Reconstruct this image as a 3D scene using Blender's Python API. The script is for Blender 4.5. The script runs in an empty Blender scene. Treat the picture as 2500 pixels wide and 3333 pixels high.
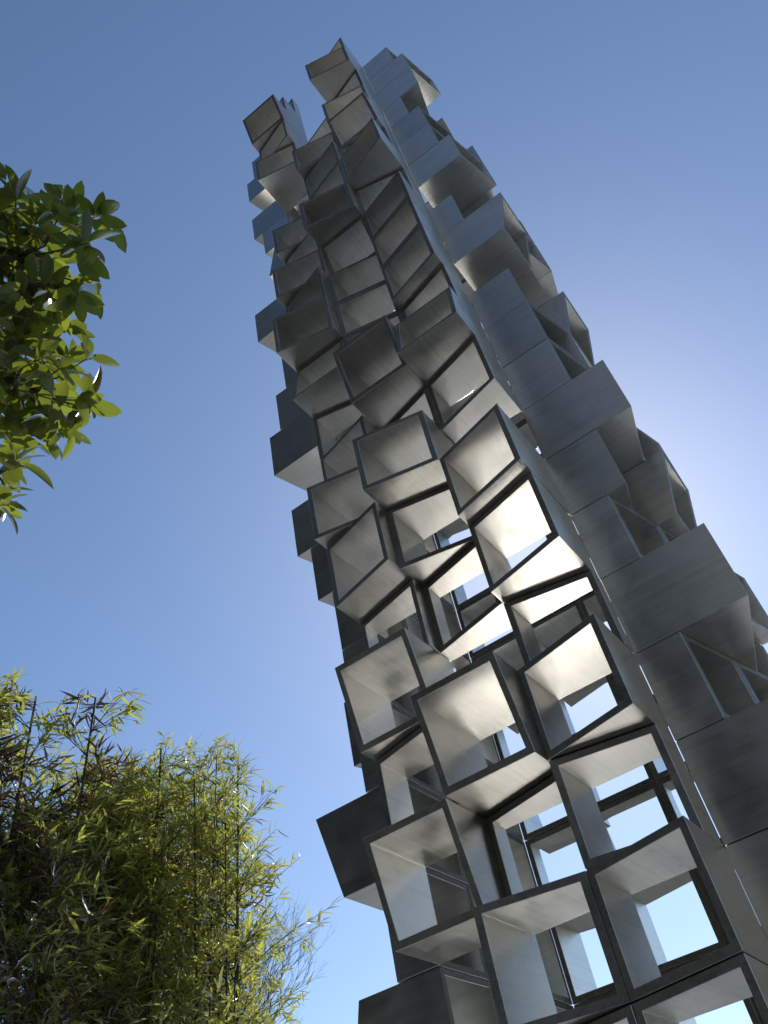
import bpy, bmesh, math, random
from mathutils import Vector, Matrix
import numpy as np

C = bpy.context.scene.collection
sc = bpy.context.scene

# ------------------------------------------------------------------ camera, sky, sun, exposure
S = 0.4                                   # edge of one square tube, metres
cam_d = bpy.data.cameras.new('camera')
cam = bpy.data.objects.new('camera', cam_d); C.objects.link(cam)
right = Vector((0.79764876, 0.57836476, -0.17102825))
down = Vector((-0.51354726, 0.50260258, -0.69545658))
fwd = Vector((-0.31626834, 0.64256117, 0.69791796))
cam.matrix_world = Matrix(((right.x, -down.x, -fwd.x, 1.7753), (right.y, -down.y, -fwd.y, -3.1198),
                           (right.z, -down.z, -fwd.z, 1.5996), (0, 0, 0, 1)))
cam_d.sensor_fit = 'HORIZONTAL'; cam_d.sensor_width = 36.0
cam_d.lens = 36.0 * 2757.56 / 2500.0
cam_d.clip_start = 0.05; cam_d.clip_end = 5000
sc.camera = cam

SUN_EL, SUN_AZ = math.radians(38.6), math.radians(-10.5)      # azimuth from +Y towards +X
world = bpy.data.worlds.new('World'); sc.world = world; world.use_nodes = True
wn = world.node_tree.nodes; wl = world.node_tree.links
sky = wn.new('ShaderNodeTexSky'); sky.sky_type = 'NISHITA'; sky.sun_disc = False
sky.sun_elevation = SUN_EL; sky.sun_rotation = SUN_AZ
sky.altitude = 0; sky.air_density = 1.0; sky.dust_density = 0.3; sky.ozone_density = 4.0
wl.new(sky.outputs[0], wn['Background'].inputs[0]); wn['Background'].inputs[1].default_value = 0.14

sun_d = bpy.data.lights.new('sun', 'SUN'); sun_d.energy = 3.1; sun_d.angle = math.radians(0.5)
sun_d.color = (1.0, 0.97, 0.925)
sun = bpy.data.objects.new('sun', sun_d); C.objects.link(sun)
sd = Vector((math.sin(SUN_AZ) * math.cos(SUN_EL), math.cos(SUN_AZ) * math.cos(SUN_EL), math.sin(SUN_EL)))
sun.rotation_euler = sd.to_track_quat('Z', 'Y').to_euler()
sun.location = (0, 20, 20)

sc.view_settings.view_transform = 'Standard'; sc.view_settings.look = 'None'
sc.view_settings.exposure = 0.0; sc.view_settings.gamma = 1.0
sc.view_settings.use_curve_mapping = False
sc.render.engine = 'CYCLES'
sc.cycles.max_bounces = 14; sc.cycles.diffuse_bounces = 6; sc.cycles.glossy_bounces = 10
sc.cycles.transmission_bounces = 6; sc.cycles.transparent_max_bounces = 8
sc.cycles.sample_clamp_indirect = 6.0
sc.cycles.use_denoising = True

# ------------------------------------------------------------------ helpers
def tag(o, label=None, cat=None, group=None, kind=None):
    if label: o['label'] = label
    if cat: o['category'] = cat
    if group: o['group'] = group
    if kind: o['kind'] = kind
    return o
def empty(name, loc):
    o = bpy.data.objects.new(name, None); C.objects.link(o); o.location = loc; return o
def link(name, me, parent=None, mw=None):
    o = bpy.data.objects.new(name, me); C.objects.link(o)
    if mw is not None:
        o.matrix_basis = mw if parent is None else (Matrix.Translation(-parent.location) @ mw)
    elif parent is not None:
        o.matrix_basis = Matrix.Translation(-parent.location)
    if parent is not None: o.parent = parent
    return o
def mesh(name, verts, faces, mat, smooth=False):
    me = bpy.data.meshes.new(name); me.from_pydata([tuple(v) for v in verts], [], faces)
    if mat: me.materials.append(mat)
    if smooth: me.polygons.foreach_set('use_smooth', [True] * len(me.polygons))
    me.update(); return me
def fast_mesh(name, V, F, mat, smooth=False):
    """V (n,3), F (m,k) arrays of one polygon size"""
    me = bpy.data.meshes.new(name); k = F.shape[1]
    me.vertices.add(len(V)); me.vertices.foreach_set('co', np.ascontiguousarray(V, dtype=np.float32).ravel())
    me.loops.add(F.size); me.loops.foreach_set('vertex_index', F.astype(np.int32).ravel())
    me.polygons.add(len(F)); me.polygons.foreach_set('loop_start', np.arange(0, F.size, k, dtype=np.int32))
    me.update(calc_edges=True); me.validate()
    if mat: me.materials.append(mat)
    if smooth: me.polygons.foreach_set('use_smooth', [True] * len(me.polygons))
    return me
def tube_path(pts, radii, n=6, cap=True):
    """verts, faces of a tapered tube through pts"""
    V, F = [], []
    a = None
    for i, p in enumerate(pts):
        p = Vector(p)
        d = (Vector(pts[min(i + 1, len(pts) - 1)]) - Vector(pts[max(i - 1, 0)])).normalized()
        if a is None: a = d.orthogonal().normalized()
        a = (a - d * a.dot(d)).normalized(); b = d.cross(a)
        for k in range(n):
            t = 2 * math.pi * k / n
            V.append(p + (a * math.cos(t) + b * math.sin(t)) * radii[i])
        if i:
            o = (i - 1) * n
            for k in range(n):
                F.append((o + k, o + (k + 1) % n, o + n + (k + 1) % n, o + n + k))
    if cap:
        F.append(tuple(range(n))[::-1]); F.append(tuple(range(len(V) - n, len(V))))
    return V, F
class Acc:
    def __init__(s): s.V, s.F = [], []
    def add(s, V, F):
        o = len(s.V); s.V += [tuple(v) for v in V]; s.F += [tuple(i + o for i in f) for f in F]
def nodes(name):
    m = bpy.data.materials.new(name); m.use_nodes = True
    nt = m.node_tree; b = nt.nodes['Principled BSDF']
    return m, nt, nt.nodes.new, nt.links.new, b
def ramp(nt, pts):
    r = nt.nodes.new('ShaderNodeValToRGB'); e = r.color_ramp.elements
    while len(e) < len(pts): e.new(0.5)
    for k, (p, c) in enumerate(pts):
        e[k].position = p; e[k].color = (*c, 1) if len(c) == 3 else c
    return r

# ------------------------------------------------------------------ materials
def metal(name, rim=False):
    m, nt, N, L, b = nodes(name)
    tc = N('ShaderNodeTexCoord'); oi = N('ShaderNodeObjectInfo')
    mul = N('ShaderNodeMath'); mul.operation = 'MULTIPLY'; mul.inputs[1].default_value = 37.0
    L(oi.outputs['Random'], mul.inputs[0])
    add = N('ShaderNodeVectorMath'); add.operation = 'ADD'
    L(tc.outputs['Object'], add.inputs[0]); L(mul.outputs[0], add.inputs[1])
    def noise(scale, vec_scale=(1, 1, 1), detail=4, rough=0.55, dist=0.0):
        mp = N('ShaderNodeMapping'); mp.inputs['Scale'].default_value = vec_scale
        L(add.outputs[0], mp.inputs[0])
        n = N('ShaderNodeTexNoise'); n.inputs['Scale'].default_value = scale
        n.inputs['Detail'].default_value = detail; n.inputs['Roughness'].default_value = rough
        n.inputs['Distortion'].default_value = dist
        L(mp.outputs[0], n.inputs['Vector']); return n
    streak = noise(22.0, (1.0, 0.025, 1.0), 4, 0.7)                 # drawing lines along the tube
    blotch = noise(2.6, (1, 1, 1), 5, 0.6, 0.4)               # weather stains
    speck = noise(9.0, (1, 0.6, 1), 6, 0.65, 0.2)
    mx = N('ShaderNodeMath'); mx.operation = 'MULTIPLY_ADD'; mx.inputs[1].default_value = 0.35
    st = ramp(nt, [(0.30, (0.72,) * 3), (0.50, (1.0,) * 3), (0.72, (1.12,) * 3)]); L(streak.outputs['Fac'], st.inputs[0])
    L(streak.outputs['Fac'], mx.inputs[0]); L(blotch.outputs['Fac'], mx.inputs[2])
    if rim:
        cr = ramp(nt, [(0.35, (0.13, 0.12, 0.10)), (0.8, (0.30, 0.28, 0.235))])
        rr = ramp(nt, [(0.3, (0.42,) * 3), (0.8, (0.6,) * 3)])
    else:
        cr = ramp(nt, [(0.36, (0.51, 0.497, 0.462)), (0.60, (0.64, 0.625, 0.585)), (0.88, (0.72, 0.705, 0.66))])
        rr = ramp(nt, [(0.35, (0.27,) * 3), (0.70, (0.355,) * 3), (0.95, (0.45,) * 3)])
    L(mx.outputs[0], cr.inputs[0]); L(mx.outputs[0], rr.inputs[0])
    # dark scuffs
    sp = ramp(nt, [(0.64, (1, 1, 1)), (0.74, (0.62, 0.60, 0.56))])
    L(speck.outputs['Fac'], sp.inputs[0])
    mc = N('ShaderNodeMix'); mc.data_type = 'RGBA'; mc.blend_type = 'MULTIPLY'; mc.inputs[0].default_value = 0.8
    L(cr.outputs[0], mc.inputs[6]); L(sp.outputs[0], mc.inputs[7])
    ms = N('ShaderNodeMix'); ms.data_type = 'RGBA'; ms.blend_type = 'MULTIPLY'; ms.inputs[0].default_value = 0.30
    L(mc.outputs[2], ms.inputs[6]); L(st.outputs[0], ms.inputs[7])
    pt = N('ShaderNodeMath'); pt.operation = 'MULTIPLY_ADD'; pt.inputs[1].default_value = 0.26; pt.inputs[2].default_value = 0.87
    L(oi.outputs['Random'], pt.inputs[0])
    mp_ = N('ShaderNodeMix'); mp_.data_type = 'RGBA'; mp_.blend_type = 'MULTIPLY'; mp_.inputs[0].default_value = 1.0
    L(ms.outputs[2], mp_.inputs[6]); L(pt.outputs[0], mp_.inputs[7])
    L(mp_.outputs[2], b.inputs['Base Color']); L(rr.outputs[0], b.inputs['Roughness'])
    b.inputs['Metallic'].default_value = 0.7 if rim else 0.97
    b.inputs['Specular IOR Level'].default_value = 0.3
    if not rim:                                              # brushed along the tube: the reflection spreads across it
        vt = N('ShaderNodeVectorTransform'); vt.vector_type = 'VECTOR'; vt.convert_from = 'OBJECT'; vt.convert_to = 'WORLD'
        vt.inputs[0].default_value = (0, 1, 0); L(vt.outputs[0], b.inputs['Tangent'])
        b.inputs['Anisotropic'].default_value = 0.85; b.inputs['Anisotropic Rotation'].default_value = 0.25
    bp = N('ShaderNodeBump'); bp.inputs['Strength'].default_value = 0.55 if rim else 0.06
    bp.inputs['Distance'].default_value = 0.02 if rim else 0.006
    L((noise(34.0, (1, 1, 1), 5, 0.7) if rim else streak).outputs['Fac'], bp.inputs['Height'])
    L(bp.outputs[0], b.inputs['Normal'])
    return m
M_METAL = metal('brushed_aluminium'); M_RIM = metal('sawn_aluminium', True)

def leaf_mat(name, top, back, trans, rough=0.35, tfac=0.5):
    m = bpy.data.materials.new(name); m.use_nodes = True; nt = m.node_tree; nt.nodes.clear()
    N = nt.nodes.new; L = nt.links.new
    out = N('ShaderNodeOutputMaterial')
    oi = N('ShaderNodeObjectInfo'); geo = N('ShaderNodeNewGeometry')
    tc = N('ShaderNodeTexCoord')
    nz = N('ShaderNodeTexNoise'); nz.inputs['Scale'].default_value = 4.0; nz.inputs['Detail'].default_value = 2
    L(geo.outputs['Position'], nz.inputs['Vector'])
    ad = N('ShaderNodeMath'); ad.operation = 'ADD'
    L(geo.outputs['Random Per Island'], ad.inputs[0]); L(oi.outputs['Random'], ad.inputs[1])
    fr = N('ShaderNodeMath'); fr.operation = 'FRACT'; L(ad.outputs[0], fr.inputs[0])
    hs = N('ShaderNodeMath'); hs.operation = 'MULTIPLY_ADD'; hs.inputs[1].default_value = 0.5; hs.inputs[2].default_value = 0.72
    L(fr.outputs[0], hs.inputs[0])
    def tint(c):
        r = N('ShaderNodeMix'); r.data_type = 'RGBA'; r.blend_type = 'MULTIPLY'; r.inputs[0].default_value = 1
        r.inputs[6].default_value = (*c, 1); L(hs.outputs[0], r.inputs[7]); return r.outputs[2]
    df = N('ShaderNodeBsdfDiffuse'); L(tint(top), df.inputs[0])
    tr = N('ShaderNodeBsdfTranslucent'); L(tint(trans), tr.inputs[0])
    mx = N('ShaderNodeMixShader'); mx.inputs[0].default_value = tfac
    L(df.outputs[0], mx.inputs[1]); L(tr.outputs[0], mx.inputs[2])
    gl = N('ShaderNodeBsdfGlossy'); gl.inputs['Roughness'].default_value = rough
    gl.inputs[0].default_value = (0.9, 0.9, 0.9, 1)
    lw = N('ShaderNodeLayerWeight'); lw.inputs[0].default_value = 0.25
    sm = N('ShaderNodeMath'); sm.operation = 'MULTIPLY_ADD'; sm.inputs[1].default_value = 0.35; sm.inputs[2].default_value = 0.03
    L(lw.outputs['Fresnel'], sm.inputs[0])
    m2 = N('ShaderNodeMixShader'); L(sm.outputs[0], m2.inputs[0]); L(mx.outputs[0], m2.inputs[1]); L(gl.outputs[0], m2.inputs[2])
    L(m2.outputs[0], out.inputs[0])
    return m
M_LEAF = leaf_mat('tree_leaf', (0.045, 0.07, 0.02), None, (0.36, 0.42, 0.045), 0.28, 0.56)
M_WOOD = leaf_mat('unseen_dark_leaf', (0.022, 0.028, 0.018), None, (0.03, 0.035, 0.015), 0.5, 0.3)  # leaf darkened for unseen foliage, so the metal mirrors it near black
M_BAMB = leaf_mat('bamboo_leaf', (0.07, 0.10, 0.025), None, (0.72, 0.71, 0.13), 0.4, 0.63)
M_DEAD = leaf_mat('withered_leaf', (0.055, 0.032, 0.018), None, (0.20, 0.10, 0.03), 0.6, 0.3)
def bark(name, c0, c1, scale=20):
    m, nt, N, L, b = nodes(name)
    tc = N('ShaderNodeTexCoord'); n = N('ShaderNodeTexNoise'); n.inputs['Scale'].default_value = scale
    n.inputs['Detail'].default_value = 5; L(tc.outputs['Object'], n.inputs['Vector'])
    r = ramp(nt, [(0.35, c0), (0.7, c1)]); L(n.outputs['Fac'], r.inputs[0]); L(r.outputs[0], b.inputs['Base Color'])
    b.inputs['Roughness'].default_value = 0.8
    bp = N('ShaderNodeBump'); bp.inputs['Strength'].default_value = 0.4; L(n.outputs['Fac'], bp.inputs['Height']); L(bp.outputs[0], b.inputs['Normal'])
    return m
M_BARK = bark('bark', (0.05, 0.042, 0.035), (0.13, 0.11, 0.09))
M_CULM = bark('bamboo_culm', (0.035, 0.045, 0.02), (0.09, 0.10, 0.045), 8)
M_TWIG = bark('grey_twig', (0.06, 0.055, 0.055), (0.12, 0.11, 0.11))
def ground_mat():
    m, nt, N, L, b = nodes('pale_paving')
    tc = N('ShaderNodeTexCoord')
    n = N('ShaderNodeTexNoise'); n.inputs['Scale'].default_value = 0.8; n.inputs['Detail'].default_value = 8
    L(tc.outputs['Object'], n.inputs['Vector'])
    r = ramp(nt, [(0.3, (0.45, 0.442, 0.425)), (0.7, (0.58, 0.57, 0.55))]); L(n.outputs['Fac'], r.inputs[0])
    L(r.outputs[0], b.inputs['Base Color']); b.inputs['Roughness'].default_value = 0.85
    return m
M_GROUND = ground_mat()
def lawn_mat():
    m, nt, N, L, b = nodes('lawn')
    tc = N('ShaderNodeTexCoord')
    n = N('ShaderNodeTexNoise'); n.inputs['Scale'].default_value = 3.0; n.inputs['Detail'].default_value = 8
    L(tc.outputs['Object'], n.inputs['Vector'])
    r = ramp(nt, [(0.3, (0.022, 0.028, 0.015)), (0.7, (0.045, 0.05, 0.028))]); L(n.outputs['Fac'], r.inputs[0])
    L(r.outputs[0], b.inputs['Base Color']); b.inputs['Roughness'].default_value = 0.9
    return m
M_LAWN = lawn_mat()

# ------------------------------------------------------------------ ground
g = link('ground', mesh('ground', [(-400, -400, 0), (400, -400, 0), (400, 400, 0), (-400, 400, 0)], [(0, 1, 2, 3)], M_LAWN))
tag(g, kind='structure')
pv = [(-1.0 + 7.4 * math.cos(a) * (1 + .06 * math.sin(3 * a)), -0.8 + 7.4 * math.sin(a), 0.006) for a in [k * 2 * math.pi / 64 for k in range(64)]]
g = link('bounce_paving', mesh('bounce_paving', pv, [tuple(range(64))], M_GROUND)); tag(g, kind='structure')  # unseen pale patch, added for its bounce into the tubes

# ------------------------------------------------------------------ the sculpture: stacked square tubes round a hollow 3 x 3 core
PX, PY, PZ, Z0 = 0.99675, 0.9958, 1.01506, 2.633
def W(x, y, z):
    return Vector((S * (1.5 + (x - 1.5) * PX), S * y * PY, S * z * PZ + Z0))
TH, GAP = 0.070, 0.004
# code: letter = side left longest (L R T B as seen from outside for the front; N near, A away for the flanks; F square cut), digits = shorter length in quarters
FRONT = [
 {-2:'T3',-1:'X',0:'T3',1:'R2',2:'T3',3:'R1',4:'R3',5:'L3',6:'R2',7:'L1',8:'B3',9:'L4',10:'R3',11:'L3',12:'R2',13:'L2',14:'X',15:'X',16:'L3',17:'R3',18:'T4',19:'R2',20:'R0'},
 {-2:'R2',-1:'L3',0:'R1',1:'T4',2:'X',3:'R1',4:'L2',5:'L4',6:'R1',7:'T4',8:'L2',9:'L2',10:'L2',11:'T2',12:'L4',13:'R3',14:'R3',15:'L3',16:'R2'},
 {-2:'R3',-1:'R3',0:'L2',1:'R3',2:'L1',3:'R3',4:'R4',5:'X',6:'R2',7:'B4',8:'R2',9:'R3',10:'R3',11:'R3',12:'L2',13:'R4',14:'L2',15:'T3',16:'L3',17:'R2',18:'L4',19:'R2.6'},
]
RIGHT = [
 {-2:'A3',-1:'N4',0:'N4',1:'A2',2:'N4',3:'A2',4:'N2',5:'N4',6:'A3',7:'A3',8:'N2',9:'X',10:'T4',11:'N1',12:'X',13:'A4',14:'A3',15:'A3',16:'N1',17:'N3',18:'A4',19:'A3'},
 {-2:'A3',-1:'N3',0:'A3',1:'A3',2:'N3',3:'A3',4:'T4',5:'A4',6:'N2',7:'N3',8:'T4',9:'N3',10:'A2',11:'A4',12:'A4',13:'N3',14:'N4',15:'A2',16:'N3',17:'N2',18:'A2'},
 {-2:'N3',-1:'A3',0:'N3',1:'A2',2:'A3',3:'A4',4:'N3',5:'N4',6:'A2',7:'A3',8:'N3',9:'A2',10:'A3',11:'N4',12:'A2',13:'N3',14:'A3',15:'N2',16:'A3',17:'A1'},
]
LEFT = [
 {-2:'A3',-1:'B4',0:'A2',1:'T4',2:'N1',3:'N1',4:'N1',5:'N2',6:'N3',7:'X',8:'N4',9:'N3',10:'N2',11:'N1',12:'N4',13:'X',14:'B2',15:'N2',16:'N3',17:'X',18:'N3',19:'N2'},
 {-2:'N2',-1:'A2',0:'N2',1:'A2',2:'N1',3:'N4',4:'A1',5:'N3',6:'A1',7:'N2',8:'A2',9:'N2',10:'A1',11:'N1',12:'A2',13:'N1',14:'N1',15:'A1',16:'N2',17:'A1',18:'N2'},
 {-2:'A2',-1:'N2',0:'A2',1:'N2',2:'A1',3:'A2',4:'N1',5:'A2',6:'N2',7:'A1',8:'N1',9:'A2',10:'N1',11:'A1',12:'N2',13:'A1',14:'A1',15:'N1',16:'A2'},
]
rb = random.Random(11)
BACK = [{k: rb.choice('LRTB') + rb.choice('1223') for k in range(-2, h)} for h in (18, 17, 18)]
def corner_len(code):
    """lengths at (u0,z0),(u1,z0),(u1,z1),(u0,z1)"""
    d, s = code[0], float(code[1:]) / 4; l = s + 0.25
    return {'L': (l, s, s, l), 'N': (l, s, s, l), 'R': (s, l, l, s), 'A': (s, l, l, s),
            'T': (s, s, l, l), 'B': (l, l, s, s), 'F': (s, s, s, s)}[d]
tube_meshes = {}
def tube_geo(c, flip):
    """square tube, local Y along the tube, Z up; c = corner lengths; flip when local X runs against u"""
    w, h = (1 - 2 * GAP) / 2, 1.0 + (PZ - 1) * 0.45
    cc = (c[1], c[0], c[3], c[2]) if flip else c
    cs = [(-w, 0.004), (w, 0.004), (w, h), (-w, h)]
    def Lat(x, z):
        a = (x + 0.5); t = z
        return (cc[0] * (1 - a) + cc[1] * a) * (1 - t) + (cc[3] * (1 - a) + cc[2] * a) * t
    ins = [(-w + TH, 0.004 + TH), (w - TH, 0.004 + TH), (w - TH, h - TH), (-w + TH, h - TH)]
    bm = bmesh.new()
    o0 = [bm.verts.new((x, 0, z)) for x, z in cs]; o1 = [bm.verts.new((x, max(Lat(x, z), 0.02), z)) for x, z in cs]
    i0 = [bm.verts.new((x, 0, z)) for x, z in ins]; i1 = [bm.verts.new((x, max(Lat(x, z), 0.02), z)) for x, z in ins]
    for k in range(4):
        n = (k + 1) % 4
        bm.faces.new((o0[k], o0[n], o1[n], o1[k])); bm.faces.new((i0[n], i0[k], i1[k], i1[n]))
        f = bm.faces.new((o1[k], o1[n], i1[n], i1[k])); f.material_index = 1
        f = bm.faces.new((o0[n], o0[k], i0[k], i0[n])); f.material_index = 1
    bmesh.ops.recalc_face_normals(bm, faces=bm.faces)
    bmesh.ops.bevel(bm, geom=[e for e in bm.edges if e.calc_face_angle(0) > .2], offset=0.0035, segments=1, affect='EDGES')
    return bm
def tube_mesh(c, flip):
    key = (c, flip)
    if key not in tube_meshes:
        bm = tube_geo(c, flip); me = bpy.data.meshes.new('tube'); bm.to_mesh(me); bm.free()
        me.materials.append(M_METAL); me.materials.append(M_RIM); tube_meshes[key] = me
    return tube_meshes[key]
tower = empty('sculpture', W(1.5, 1.5, 0) * 1.0); tower.location.z = 0
tag(tower, 'tall twisting tower sculpture of stacked open-ended square aluminium tubes', 'sculpture')
FACES = {'front': (FRONT, Vector((0, -1, 0)), lambda i, k: W(i + .5, 0, k), True),
         'right': (RIGHT, Vector((1, 0, 0)), lambda i, k: W(3, i + .5, k), True),
         'left': (LEFT, Vector((-1, 0, 0)), lambda i, k: W(0, i + .5, k), False),
         'back': (BACK, Vector((0, 1, 0)), lambda i, k: W(i + .5, 3, k), False)}
def tube_matrix(n, p):
    x = n.cross(Vector((0, 0, 1)))
    return Matrix(((x.x * S, n.x * S, 0, p.x), (x.y * S, n.y * S, 0, p.y), (0, 0, S, p.z), (0, 0, 0, 1)))
rest = bmesh.new()
rr_ = random.Random(5)
for fname, (cols, n, pos, flip) in FACES.items():
    for i, col in enumerate(cols):
        for k, code in col.items():
            if code == 'X': continue
            j = Vector((rr_.uniform(-.0035, .0035), rr_.uniform(-.0035, .0035), 0)) * S * 1.2
            link('tube', tube_mesh(corner_len(code), flip), tower, tube_matrix(n, pos(i, k) + j))
        for k in range(-6, -2):                     # the courses below the picture
            code = rr_.choice('LRTB') + rr_.choice('233')
            bm = tube_geo(corner_len(code), flip); me = bpy.data.meshes.new('tmp'); bm.to_mesh(me); bm.free()
            me.transform(tube_matrix(n, pos(i, k))); rest.from_mesh(me); bpy.data.meshes.remove(me)
me = bpy.data.meshes.new('lower_tubes'); rest.to_mesh(me); rest.free()
me.materials.append(M_METAL); me.materials.append(M_RIM)
o = link('lower_courses', me, tower); o['kind'] = 'stuff'
b0 = W(-1.2, -1.2, 0); b1 = W(4.2, 4.2, 0); zt = W(0, 0, -6).z - 0.002
bm = bmesh.new(); bmesh.ops.create_cube(bm, size=1)
for v in bm.verts: v.co = Vector(((b0.x + b1.x) / 2 + v.co.x * (b1.x - b0.x), (b0.y + b1.y) / 2 + v.co.y * (b1.y - b0.y), zt / 2 + v.co.z * zt))
bmesh.ops.bevel(bm, geom=list(bm.edges), offset=0.02, segments=2, affect='EDGES')
me = bpy.data.meshes.new('plinth'); bm.to_mesh(me); bm.free(); me.materials.append(M_GROUND)
link('plinth', me, tower)

# ------------------------------------------------------------------ vegetation helpers
def leaf_geo(width=0.36, fold=0.10, droop=0.16, n=6, tipsharp=1.0):
    """one leaf of unit length along +Y, folded along the midrib and drooping: verts, faces"""
    V, F = [], []
    for i in range(n + 1):
        t = i / n
        w = width * 0.5 * (math.sin(math.pi * min(1, t ** 0.85)) ** 0.62 if 0 < t < 1 else 0)
        z = -droop * t * t
        V += [(-w, t, z + fold * w * 2), (0, t, z), (w, t, z + fold * w * 2)]
    for i in range(n):
        a = i * 3
        for k in (0, 1):
            F.append((a + k, a + k + 1, a + k + 4, a + k + 3))
    return V, F
def frame_from(d, up):
    """matrix with Y along d and Z near up"""
    y = d.normalized(); x = y.cross(up)
    if x.length < 1e-4: x = y.orthogonal()
    x.normalize(); z = x.cross(y)
    return Matrix((x, y, z)).transposed()
def leaves_mesh(name, P, D, U, Ln, Wd, mat, droop=0.15, fold=0.25):
    """many slim leaves in one mesh: base P, direction D, up U, length, width (numpy)"""
    n = len(P); D = D / np.linalg.norm(D, axis=1, keepdims=True)
    X = np.cross(D, U); X /= np.maximum(np.linalg.norm(X, axis=1, keepdims=True), 1e-6); Z = np.cross(X, D)
    Ln = Ln[:, None]; Wd = Wd[:, None]
    def at(t, w, lift): return P + D * Ln * t + X * Wd * w + Z * (-droop * Ln * t * t + lift * Wd)
    V = np.stack([at(0, 0, 0), at(.32, -.5, fold), at(.32, 0, 0), at(.32, .5, fold), at(.7, -.33, fold * .7), at(.7, 0, 0), at(.7, .33, fold * .7), at(1, 0, 0)], 1).reshape(-1, 3)
    base = (np.arange(n) * 8)[:, None]
    T = np.array([(0, 2, 1), (0, 3, 2), (1, 2, 5), (1, 5, 4), (2, 3, 6), (2, 6, 5), (4, 5, 7), (5, 6, 7)])
    F = (base[:, :, None] + T[None]).reshape(-1, 3)
    return fast_mesh(name, V, F, mat)
rng = np.random.default_rng(7)
def leaves_full(name, P, D, U, Ln, mat, geo):
    gv, gf = np.array(geo[0]), np.array(geo[1])
    D = D / np.linalg.norm(D, axis=1, keepdims=True); X = np.cross(D, U); X /= np.maximum(np.linalg.norm(X, axis=1, keepdims=True), 1e-6); Z = np.cross(X, D)
    V = P[:, None] + (X[:, None] * gv[None, :, :1] + D[:, None] * gv[None, :, 1:2] + Z[:, None] * gv[None, :, 2:3]) * Ln[:, None, None]
    F = (np.arange(len(P)) * len(gv))[:, None, None] + gf[None]
    return fast_mesh(name, V.reshape(-1, 3), F.reshape(-1, 4), mat, True)

# ------------------------------------------------------------------ broadleaf tree, its crown reaching in from the left
rt = random.Random(21)
tree = empty('broadleaf_tree', (-1.7, -5.2, 0))
tag(tree, 'broadleaf tree with glossy oval leaves reaching in from the left edge', 'tree')
V, F = tube_path([(-1.7, -5.2, 0), (-1.66, -5.1, 1.4), (-1.72, -4.9, 2.9), (-1.6, -4.6, 4.2), (-1.8, -4.3, 6.4)], [.17, .14, .12, .09, .04], 10)
link('trunk', mesh('trunk', V, F, M_BARK, True), tree)
TIPS = [(0.167,-2.425,5.114),(0.171,-2.233,5.225),(0.026,-2.102,5.698),(0.175,-2.054,5.528),(0.236,-2.121,5.08),(0.072,-2.036,5.328),(-0.097,-2.195,5.337),(0.105,-2.301,5.134),(-0.155,-2.047,5.533),(0.063,-2.017,4.987),(-0.09,-1.983,5.19),(-0.202,-1.953,5.253),(-0.085,-2.292,5.316),(-0.24,-2.172,5.369),(-0.295,-2.048,5.465),(-0.514,-1.993,5.559),(-0.199,-2.036,5.033),(-0.269,-1.828,5.316),(-0.377,-1.719,5.266),(-0.243,-1.841,4.948),(-0.155,-2.006,4.741),(-0.67,-1.714,5.392),(-0.336,-2.02,4.961),(-0.275,-1.683,4.887),(-0.62,-1.591,5.283),(-0.526,-1.626,5.01),(-0.606,-1.819,4.902),(-0.759,-1.682,5.089),(-0.464,-1.829,4.49),(-0.862,-1.647,4.916),(-0.743,-1.701,4.629),(-0.633,-1.767,4.398),(-0.623,-1.873,5.128),(-0.751,-1.693,5.282),(0.048,-2.403,5.177),(-0.232,-2.217,5.429),(-0.063,-2.097,5.14),(-0.369,-2.027,5.422),(-0.405,-1.845,5.324),(-0.227,-2.051,4.95),(-0.526,-1.992,5.416),(-0.535,-1.715,5.124),(-0.565,-1.911,5.204),(0.023,-1.934,5.228),(-0.219,-1.719,5.142),(-0.323,-1.628,4.918),(-0.529,-1.553,5.005)]
limbs = [[(-1.6, -4.6, 4.2), (-1.1, -3.7, 4.75), (-0.6, -2.9, 5.05), (-0.25, -2.35, 5.2), (-0.02, -2.15, 5.25)],
         [(-1.72, -4.9, 3.4), (-1.3, -3.7, 4.3), (-0.95, -2.7, 4.8), (-0.65, -2.05, 5.0), (-0.45, -1.8, 5.1)],
         [(-1.3, -3.7, 4.3), (-1.15, -2.9, 4.3), (-0.95, -2.2, 4.45), (-0.8, -1.85, 4.6), (-0.7, -1.72, 4.72)]]
nodes_l = []
for L_ in limbs:
    V, F = tube_path(L_, [.05, .036, .024, .014, .008], 7); link('branch', mesh('branch', V, F, M_BARK, True), tree)
    for a, b in zip(L_[1:], L_[2:]):
        for t in (0, .33, .66): nodes_l.append(Vector(a).lerp(Vector(b), t))
LEAFS = []
for w_, fo, dr in ((.46, .10, .10), (.42, .22, .22), (.50, .05, -.05), (.44, .16, .32)):
    V, F = leaf_geo(w_, fo, dr, 7); LEAFS.append(mesh('leaf', V, F, M_LEAF, True))
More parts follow.
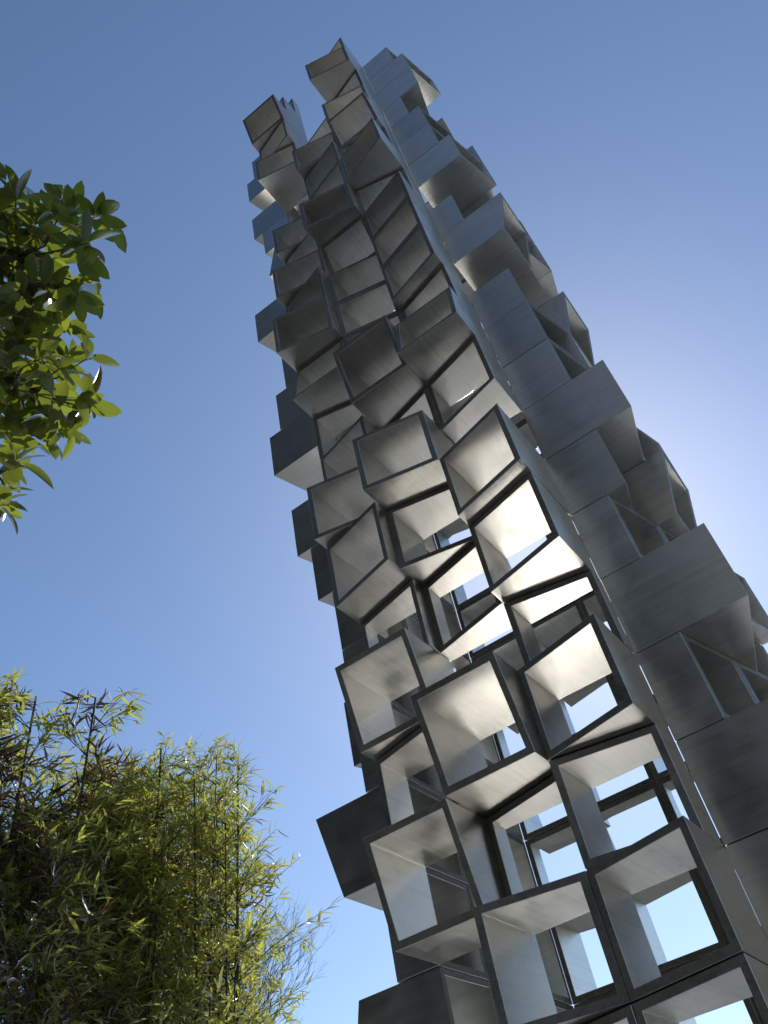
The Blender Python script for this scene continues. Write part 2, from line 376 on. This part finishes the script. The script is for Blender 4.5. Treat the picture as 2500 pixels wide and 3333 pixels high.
for i, t in enumerate(TIPS):
    t = Vector(t); nl = min(nodes_l, key=lambda q: (q - t).length)
    mid = nl.lerp(t, .55) + Vector((rt.uniform(-.04, .04), rt.uniform(-.04, .04), rt.uniform(-.05, .03)))
    V, F = tube_path([nl, mid, t], [.006, .0045, .003], 5); link('twig', mesh('twig', V, F, M_BARK, True), tree)
    ax = ((t - nl).normalized() + Vector((.15, .1, .25)) + Vector((rt.gauss(0, .3), rt.gauss(0, .3), rt.gauss(0, .3)))).normalized()
    e1 = ax.orthogonal().normalized(); e2 = ax.cross(e1)
    nle = rt.choice((6, 7, 7)) if i < 34 else 5
    a0 = rt.uniform(0, 6.28)
    for j in range(nle):
        a = a0 + j * 2.4; spread = math.radians(rt.uniform(38, 82))
        d = ax * math.cos(spread) + (e1 * math.cos(a) + e2 * math.sin(a)) * math.sin(spread)
        d = (d + Vector((0, 0, rt.uniform(-.45, .1)))).normalized()
        up = (ax + Vector((0, 0, .8)) + Vector((rt.gauss(0, .35), rt.gauss(0, .35), 0))).normalized()
        R = frame_from(d, up); ln = rt.uniform(.105, .165)
        p = t - ax * (j * .006) + d * .012
        link('leaf', rt.choice(LEAFS), tree, Matrix.Translation(p) @ R.to_4x4() @ Matrix.Diagonal((ln, ln, ln, 1)))
# shaded leaves deeper in the same boughs
P, D = [], []
for t in TIPS:
    for k in range(13):
        u = abs(rt.gauss(.16, .10)) + .05
        P.append(Vector(t) + Vector((-.62, -.55, 0)) * u + Vector((rt.gauss(0, .05), rt.gauss(0, .05), rt.gauss(.0, .07)))); D.append((rt.gauss(0, 1), rt.gauss(0, 1), rt.gauss(-.2, .6)))
P = np.array(P); D = np.array(D)
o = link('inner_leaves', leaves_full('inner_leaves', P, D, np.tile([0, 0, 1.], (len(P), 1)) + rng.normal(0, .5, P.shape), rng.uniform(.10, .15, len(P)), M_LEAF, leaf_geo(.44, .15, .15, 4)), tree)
o['kind'] = 'stuff'
# the rest of the crown, left of and behind the viewer
n = 15000
q = rng.normal(size=(n, 3)); q /= np.linalg.norm(q, axis=1, keepdims=True); q *= rng.uniform(.35, 1, (n, 1)) ** .45
P = np.array([-2.3, -4.2, 6.3]) + q * np.array([2.9, 2.7, 2.5])
P += 0.25 * np.sin(P[:, [1, 2, 0]] * 3.1)
P = P[P @ np.array([-0.59592, -0.79206, -0.13237]) > 1.42]
D = rng.normal(size=P.shape) + np.array([0, 0, -.3])
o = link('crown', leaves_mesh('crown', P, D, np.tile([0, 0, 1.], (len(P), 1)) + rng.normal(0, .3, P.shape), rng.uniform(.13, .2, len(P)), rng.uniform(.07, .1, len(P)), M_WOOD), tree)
o['kind'] = 'stuff'

# ------------------------------------------------------------------ bamboo
CX, CY = 1.7753, -3.1198
def polar(az, d): return CX + d * math.sin(math.radians(az)), CY + d * math.cos(math.radians(az))
BL, BF = leaf_geo(.17, .2, .2, 5); BAMBOO_LEAF = mesh('leaf', BL, BF, M_BAMB, True)
def bamboo(name, label, spots, seed, z_lo, dead, leaf_len, thick=3, sprays=()):
    r = random.Random(seed)
    x0, y0 = polar(*spots[0][:2])
    root = empty(name, (x0, y0, 0)); tag(root, label, 'bamboo')
    tw = Acc(); Lf = []; Ld = []
    for ci, (az, d, h, lx, ly) in enumerate(spots):
        x, y = polar(az, d)
        top = Vector((x + lx, y + ly, h)); base = Vector((x, y, 0))
        bend = Vector((r.uniform(-.05, .05), r.uniform(-.05, .05), 0))
        cpts = [base.lerp(top, t) + bend * math.sin(t * 3.14) for t in (0, .25, .5, .7, .85, 1)]
        V, F = tube_path(cpts, [q * (1 if ci < thick else .5) for q in (.013, .013, .012, .0105, .0085, .0065)], 7)
        link('culm', mesh('culm', V, F, M_CULM, True), root)
        z = z_lo + r.uniform(0, .2)
        side = r.uniform(0, 6.28)
        while z < h - .06:
            t = z / h; p = base.lerp(top, t) + bend * math.sin(t * 3.14)
            side += 2.6 + r.uniform(-.5, .5)
            up_left = (h - z)
            for bnum in range(r.choice((2, 2, 3))):
                a = side + r.uniform(-.9, .9); el = math.radians(r.uniform(25, 62))
                ln = min(.5, .2 + .25 * up_left) * r.uniform(.65, 1.15)
                bd = Vector((math.cos(a) * math.cos(el), math.sin(a) * math.cos(el), math.sin(el)))
                pts = [p, p + bd * ln * .5 + Vector((0, 0, -.01)), p + bd * ln + Vector((0, 0, -.10 * ln))]
                V, F = tube_path(pts, [.0032, .0024, .0012], 3, False); tw.add(V, F)
                isdead = r.random() < dead
                for s in range(r.choice((5, 6, 7))):
                    u = .25 + .75 * (s + r.random() * .7) / 6.2; u = min(u, 1)
                    q0 = pts[0].lerp(pts[2], u)
                    td = (bd + Vector((r.gauss(0, .55), r.gauss(0, .55), r.gauss(0, .35)))).normalized()
                    tl = r.uniform(.05, .14); q1 = q0 + td * tl
                    V, F = tube_path([q0, q1], [.0013, .0008], 3, False); tw.add(V, F)
                    for k in range(r.choice((3, 4, 4, 5))):
                        ld = (td * .8 + Vector((r.gauss(0, .5), r.gauss(0, .5), r.gauss(-.25, .4)))).normalized()
                        (Ld if isdead and r.random() < .8 else Lf).append((*(q0.lerp(q1, r.uniform(.5, 1))), *ld, leaf_len * r.uniform(.6, 1.25)))
            z += r.uniform(.12, .18)
    for (p0, dr_, ln) in sprays:                     # long arching sprays that leave the clump
        p0 = Vector(p0); dr_ = Vector(dr_).normalized()
        pts = [p0 + dr_ * ln * t + Vector((0, 0, -.10 * ln * t * t)) for t in (0, .33, .66, 1)]
        V, F = tube_path(pts, [.003, .0025, .0018, .001], 4, False); tw.add(V, F)
        for k in range(16):
            t = .3 + .7 * k / 15; q0 = p0 + dr_ * ln * t + Vector((0, 0, -.10 * ln * t * t))
            ld = (dr_ * .7 + Vector((r.gauss(0, .5), r.gauss(0, .5), r.gauss(-.1, .45)))).normalized()
            Lf.append((*q0, *ld, leaf_len * r.uniform(.7, 1.3)))
    Lf = np.array(Lf); r2 = np.random.default_rng(seed)
    # the leaves nearest the viewer are parts of their own
    cam_p = np.array([CX, CY, 1.6]); v = Lf[:, :3] - cam_p
    el = np.degrees(np.arcsin(v[:, 2] / np.linalg.norm(v, axis=1)))
    near = np.argsort(np.linalg.norm(v, axis=1) - .25 * Lf[:, 6] / leaf_len + (el < 14) * 9)[:260]
    mask = np.ones(len(Lf), bool); mask[near] = False
    for k in near:
        d = Vector(Lf[k, 3:6]); R = frame_from(d, Vector((r.gauss(0, .5), r.gauss(0, .5), 1))); ln = Lf[k, 6]
        link('leaf', BAMBOO_LEAF, root, Matrix.Translation(Vector(Lf[k, :3])) @ R.to_4x4() @ Matrix.Diagonal((ln, ln, ln, 1)))
    L2 = Lf[mask]
    up = np.tile([0, 0, 1.], (len(L2), 1)) + r2.normal(0, .5, (len(L2), 3))
    o = link('foliage', leaves_mesh('foliage', L2[:, :3], L2[:, 3:6], up, L2[:, 6], L2[:, 6] * r2.uniform(.12, .19, len(L2)), M_BAMB), root); o['kind'] = 'stuff'
    if Ld:
        L2 = np.array(Ld); up = r2.normal(0, 1, (len(L2), 3))
        o = link('withered_foliage', leaves_mesh('withered_foliage', L2[:, :3], L2[:, 3:6], up, L2[:, 6] * 1.1, L2[:, 6] * .15, M_DEAD, .55, .6), root)
        tag(o, 'brown curled dry leaves', kind='stuff')
    o = link('side_twigs', mesh('side_twigs', tw.V, tw.F, M_CULM), root); o['kind'] = 'stuff'
    return root
rs = random.Random(4)
spots_r = [(-46.7, 5.5, 4.88, .0, .0), (-43.4, 5.6, 4.75, .16, .14), (-49.5, 5.4, 4.6, .02, .0), (-44.9, 5.3, 4.5, .05, .02)]
for k in range(52):
    az = rs.uniform(-53.0, -43.6); d = rs.uniform(5.2, 6.6)
    el = 31.0 - max(0, (az + 44.8)) * 1.2 - max(0, (-az - 47)) * .25 - rs.uniform(0, 3.2) ** 1.2
    spots_r.append((az, d, 1.6 + d * math.tan(math.radians(el)) - .12, rs.uniform(.0, .24), rs.uniform(-.02, .16)))
bamboo('bamboo', 'sunlit yellow-green bamboo clump beside the tower, bright leaves along its right edge', spots_r, 31, 2.1, .02, .092, 4, [((-2.0, .9, 3.55), (.65, .5, .75), .75), ((-1.95, .85, 3.25), (.7, .45, .5), .85), ((-1.95, .9, 3.85), (.6, .5, .8), .55), ((-2.0, .85, 3.0), (.75, .4, .35), .6), ((-2.0, .9, 4.3), (.4, .4, .9), .45), ((-2.3, .6, 4.55), (.1, .2, 1), .4)])
spots_l = [(-54.3, 4.7, 4.75, .16, .16), (-56.2, 4.6, 4.7, .02, .03)]
for k in range(20):
    az = rs.uniform(-65, -53.5); d = rs.uniform(4.3, 5.4)
    el = 31.8 + max(0, (-az - 55)) * .9 - rs.uniform(0, 5.0)
    spots_l.append((az, d, 1.6 + d * math.tan(math.radians(el)) - .2, rs.uniform(-.1, .12), rs.uniform(-.1, .1)))
bamboo('bamboo', 'darker bamboo clump at the lower left edge mixed with brown withered leaves', spots_l, 47, 2.2, .36, .10, 4)

# ------------------------------------------------------------------ a bare fine-twigged tree further off
rbt = random.Random(9)
bx, by = polar(-43.2, 13.0)
bare = empty('bare_tree', (bx, by, 0)); tag(bare, 'distant leafless tree of fine grey twigs behind the bamboo', 'tree')
V, F = tube_path([(bx, by, 0), (bx + .05, by, 1.8), (bx + .1, by + .05, 3.4)], [.14, .11, .08], 8)
link('trunk', mesh('trunk', V, F, M_TWIG, True), bare)
acc = Acc()
def grow(p, d, ln, rad, depth):
    q = p + d * ln
    m = p.lerp(q, .5) + Vector((rbt.gauss(0, .05), rbt.gauss(0, .05), rbt.gauss(0, .03))) * ln
    V, F = tube_path([p, m, q], [rad, rad * .8, rad * .62], 4 if depth < 3 else 3, False); acc.add(V, F)
    if depth >= 7: return
    for k in range(rbt.choice((2, 3, 3)) if depth < 5 else 2):
        nd = (d + Vector((rbt.gauss(0, .33), rbt.gauss(0, .33), rbt.gauss(.15, .22)))).normalized()
        grow(p.lerp(q, rbt.uniform(.55, 1)), nd, ln * rbt.uniform(.6, .85), rad * .6, depth + 1)
for k in range(5):
    a = k * 1.256 + .4
    grow(Vector((bx + .1, by + .05, 3.3)), Vector((.25 * math.cos(a), .25 * math.sin(a), 1)).normalized(), 1.25, .03, 0)
o = link('branches', mesh('branches', acc.V, acc.F, M_TWIG), bare); o['kind'] = 'stuff'

# ------------------------------------------------------------------ foliage added unseen behind the viewer, darkening what the metal reflects
n = 32000
ang = rng.uniform(75, 262, n); tall = (ang > 196)
rad = np.where(tall, rng.uniform(5.5, 10.5, n), rng.uniform(12.5, 16, n))
hmax = np.where(tall, 16.5 + 2.5 * np.sin(ang * .13), 6.0 + 2.2 * np.sin(ang * .09) + 1.3 * np.sin(ang * .2 + 1))
z = rng.uniform(0, 1, n) ** .8 * hmax; ang = np.radians(ang)
P = np.stack([CX + rad * np.sin(ang), CY + rad * np.cos(ang), z], 1)
keep = (P @ np.array([-0.59592, -0.79206, -0.13237]) > 1.6)
P = P[keep]; n = len(P)
D = rng.normal(size=P.shape)
o = link('added_woodland', leaves_mesh('added_woodland', P, D, rng.normal(size=P.shape), rng.uniform(.5, .9, n), rng.uniform(.3, .55, n), M_WOOD))
tag(o, 'dark foliage belt added unseen behind the camera for the metal to reflect', 'trees', kind='stuff')

# ------------------------------------------------------------------ unseen facade added behind the viewer, for the metal to reflect
m, nt, N, L, b = nodes('warm_render')
tc = N('ShaderNodeTexCoord'); nz = N('ShaderNodeTexNoise'); nz.inputs['Scale'].default_value = 0.7; nz.inputs['Detail'].default_value = 7
L(tc.outputs['Object'], nz.inputs['Vector']); r_ = ramp(nt, [(.3, (.25, .235, .195)), (.7, (.36, .34, .285))]); L(nz.outputs['Fac'], r_.inputs[0]); L(r_.outputs[0], b.inputs['Base Color']); b.inputs['Roughness'].default_value = .85
M_RENDER = m
m, nt, N, L, b = nodes('window_glass'); b.inputs['Base Color'].default_value = (.02, .025, .03, 1); b.inputs['Roughness'].default_value = .08; M_GLASS = m
bld = empty('added_building', (5, -19, 0)); tag(bld, 'warm grey facade added unseen behind the camera for the metal to reflect', 'added_building')
xs = [-2.5 + i * 3.0 for i in range(7)]; wa = Acc()
def abox(A, x0, x1, y0, y1, z0, z1):
    A.add([(x0, y0, z0), (x1, y0, z0), (x1, y1, z0), (x0, y1, z0), (x0, y0, z1), (x1, y0, z1), (x1, y1, z1), (x0, y1, z1)],
          [(0, 3, 2, 1), (4, 5, 6, 7), (0, 1, 5, 4), (1, 2, 6, 5), (2, 3, 7, 6), (3, 0, 4, 7)])
for i in range(6):
    abox(wa, xs[i], xs[i] + 1.4, -19, -14.5, 0, 17.0)
    for f in range(5):
        z0 = f * 3.3
        abox(wa, xs[i] + 1.4, xs[i + 1], -19, -14.5, z0, z0 + 1.1); abox(wa, xs[i] + 1.4, xs[i + 1], -19, -14.5, z0 + 2.8, z0 + 3.3 if f < 4 else 17.0)
abox(wa, xs[6], xs[6] + 1.4, -19, -14.5, 0, 17.0)
link('wall', mesh('wall', wa.V, wa.F, M_RENDER), bld)
A = Acc(); abox(A, xs[0] - .2, xs[6] + 1.6, -19.2, -14.3, 17.002, 17.3); link('roof', mesh('roof', A.V, A.F, M_RENDER), bld)
for i in range(6):
    for f in range(5):
        A = Acc(); abox(A, xs[i] + 1.402, xs[i + 1] - .002, -14.78, -14.72, f * 3.3 + 1.102, f * 3.3 + 2.798); link('window', mesh('window', A.V, A.F, M_GLASS), bld)
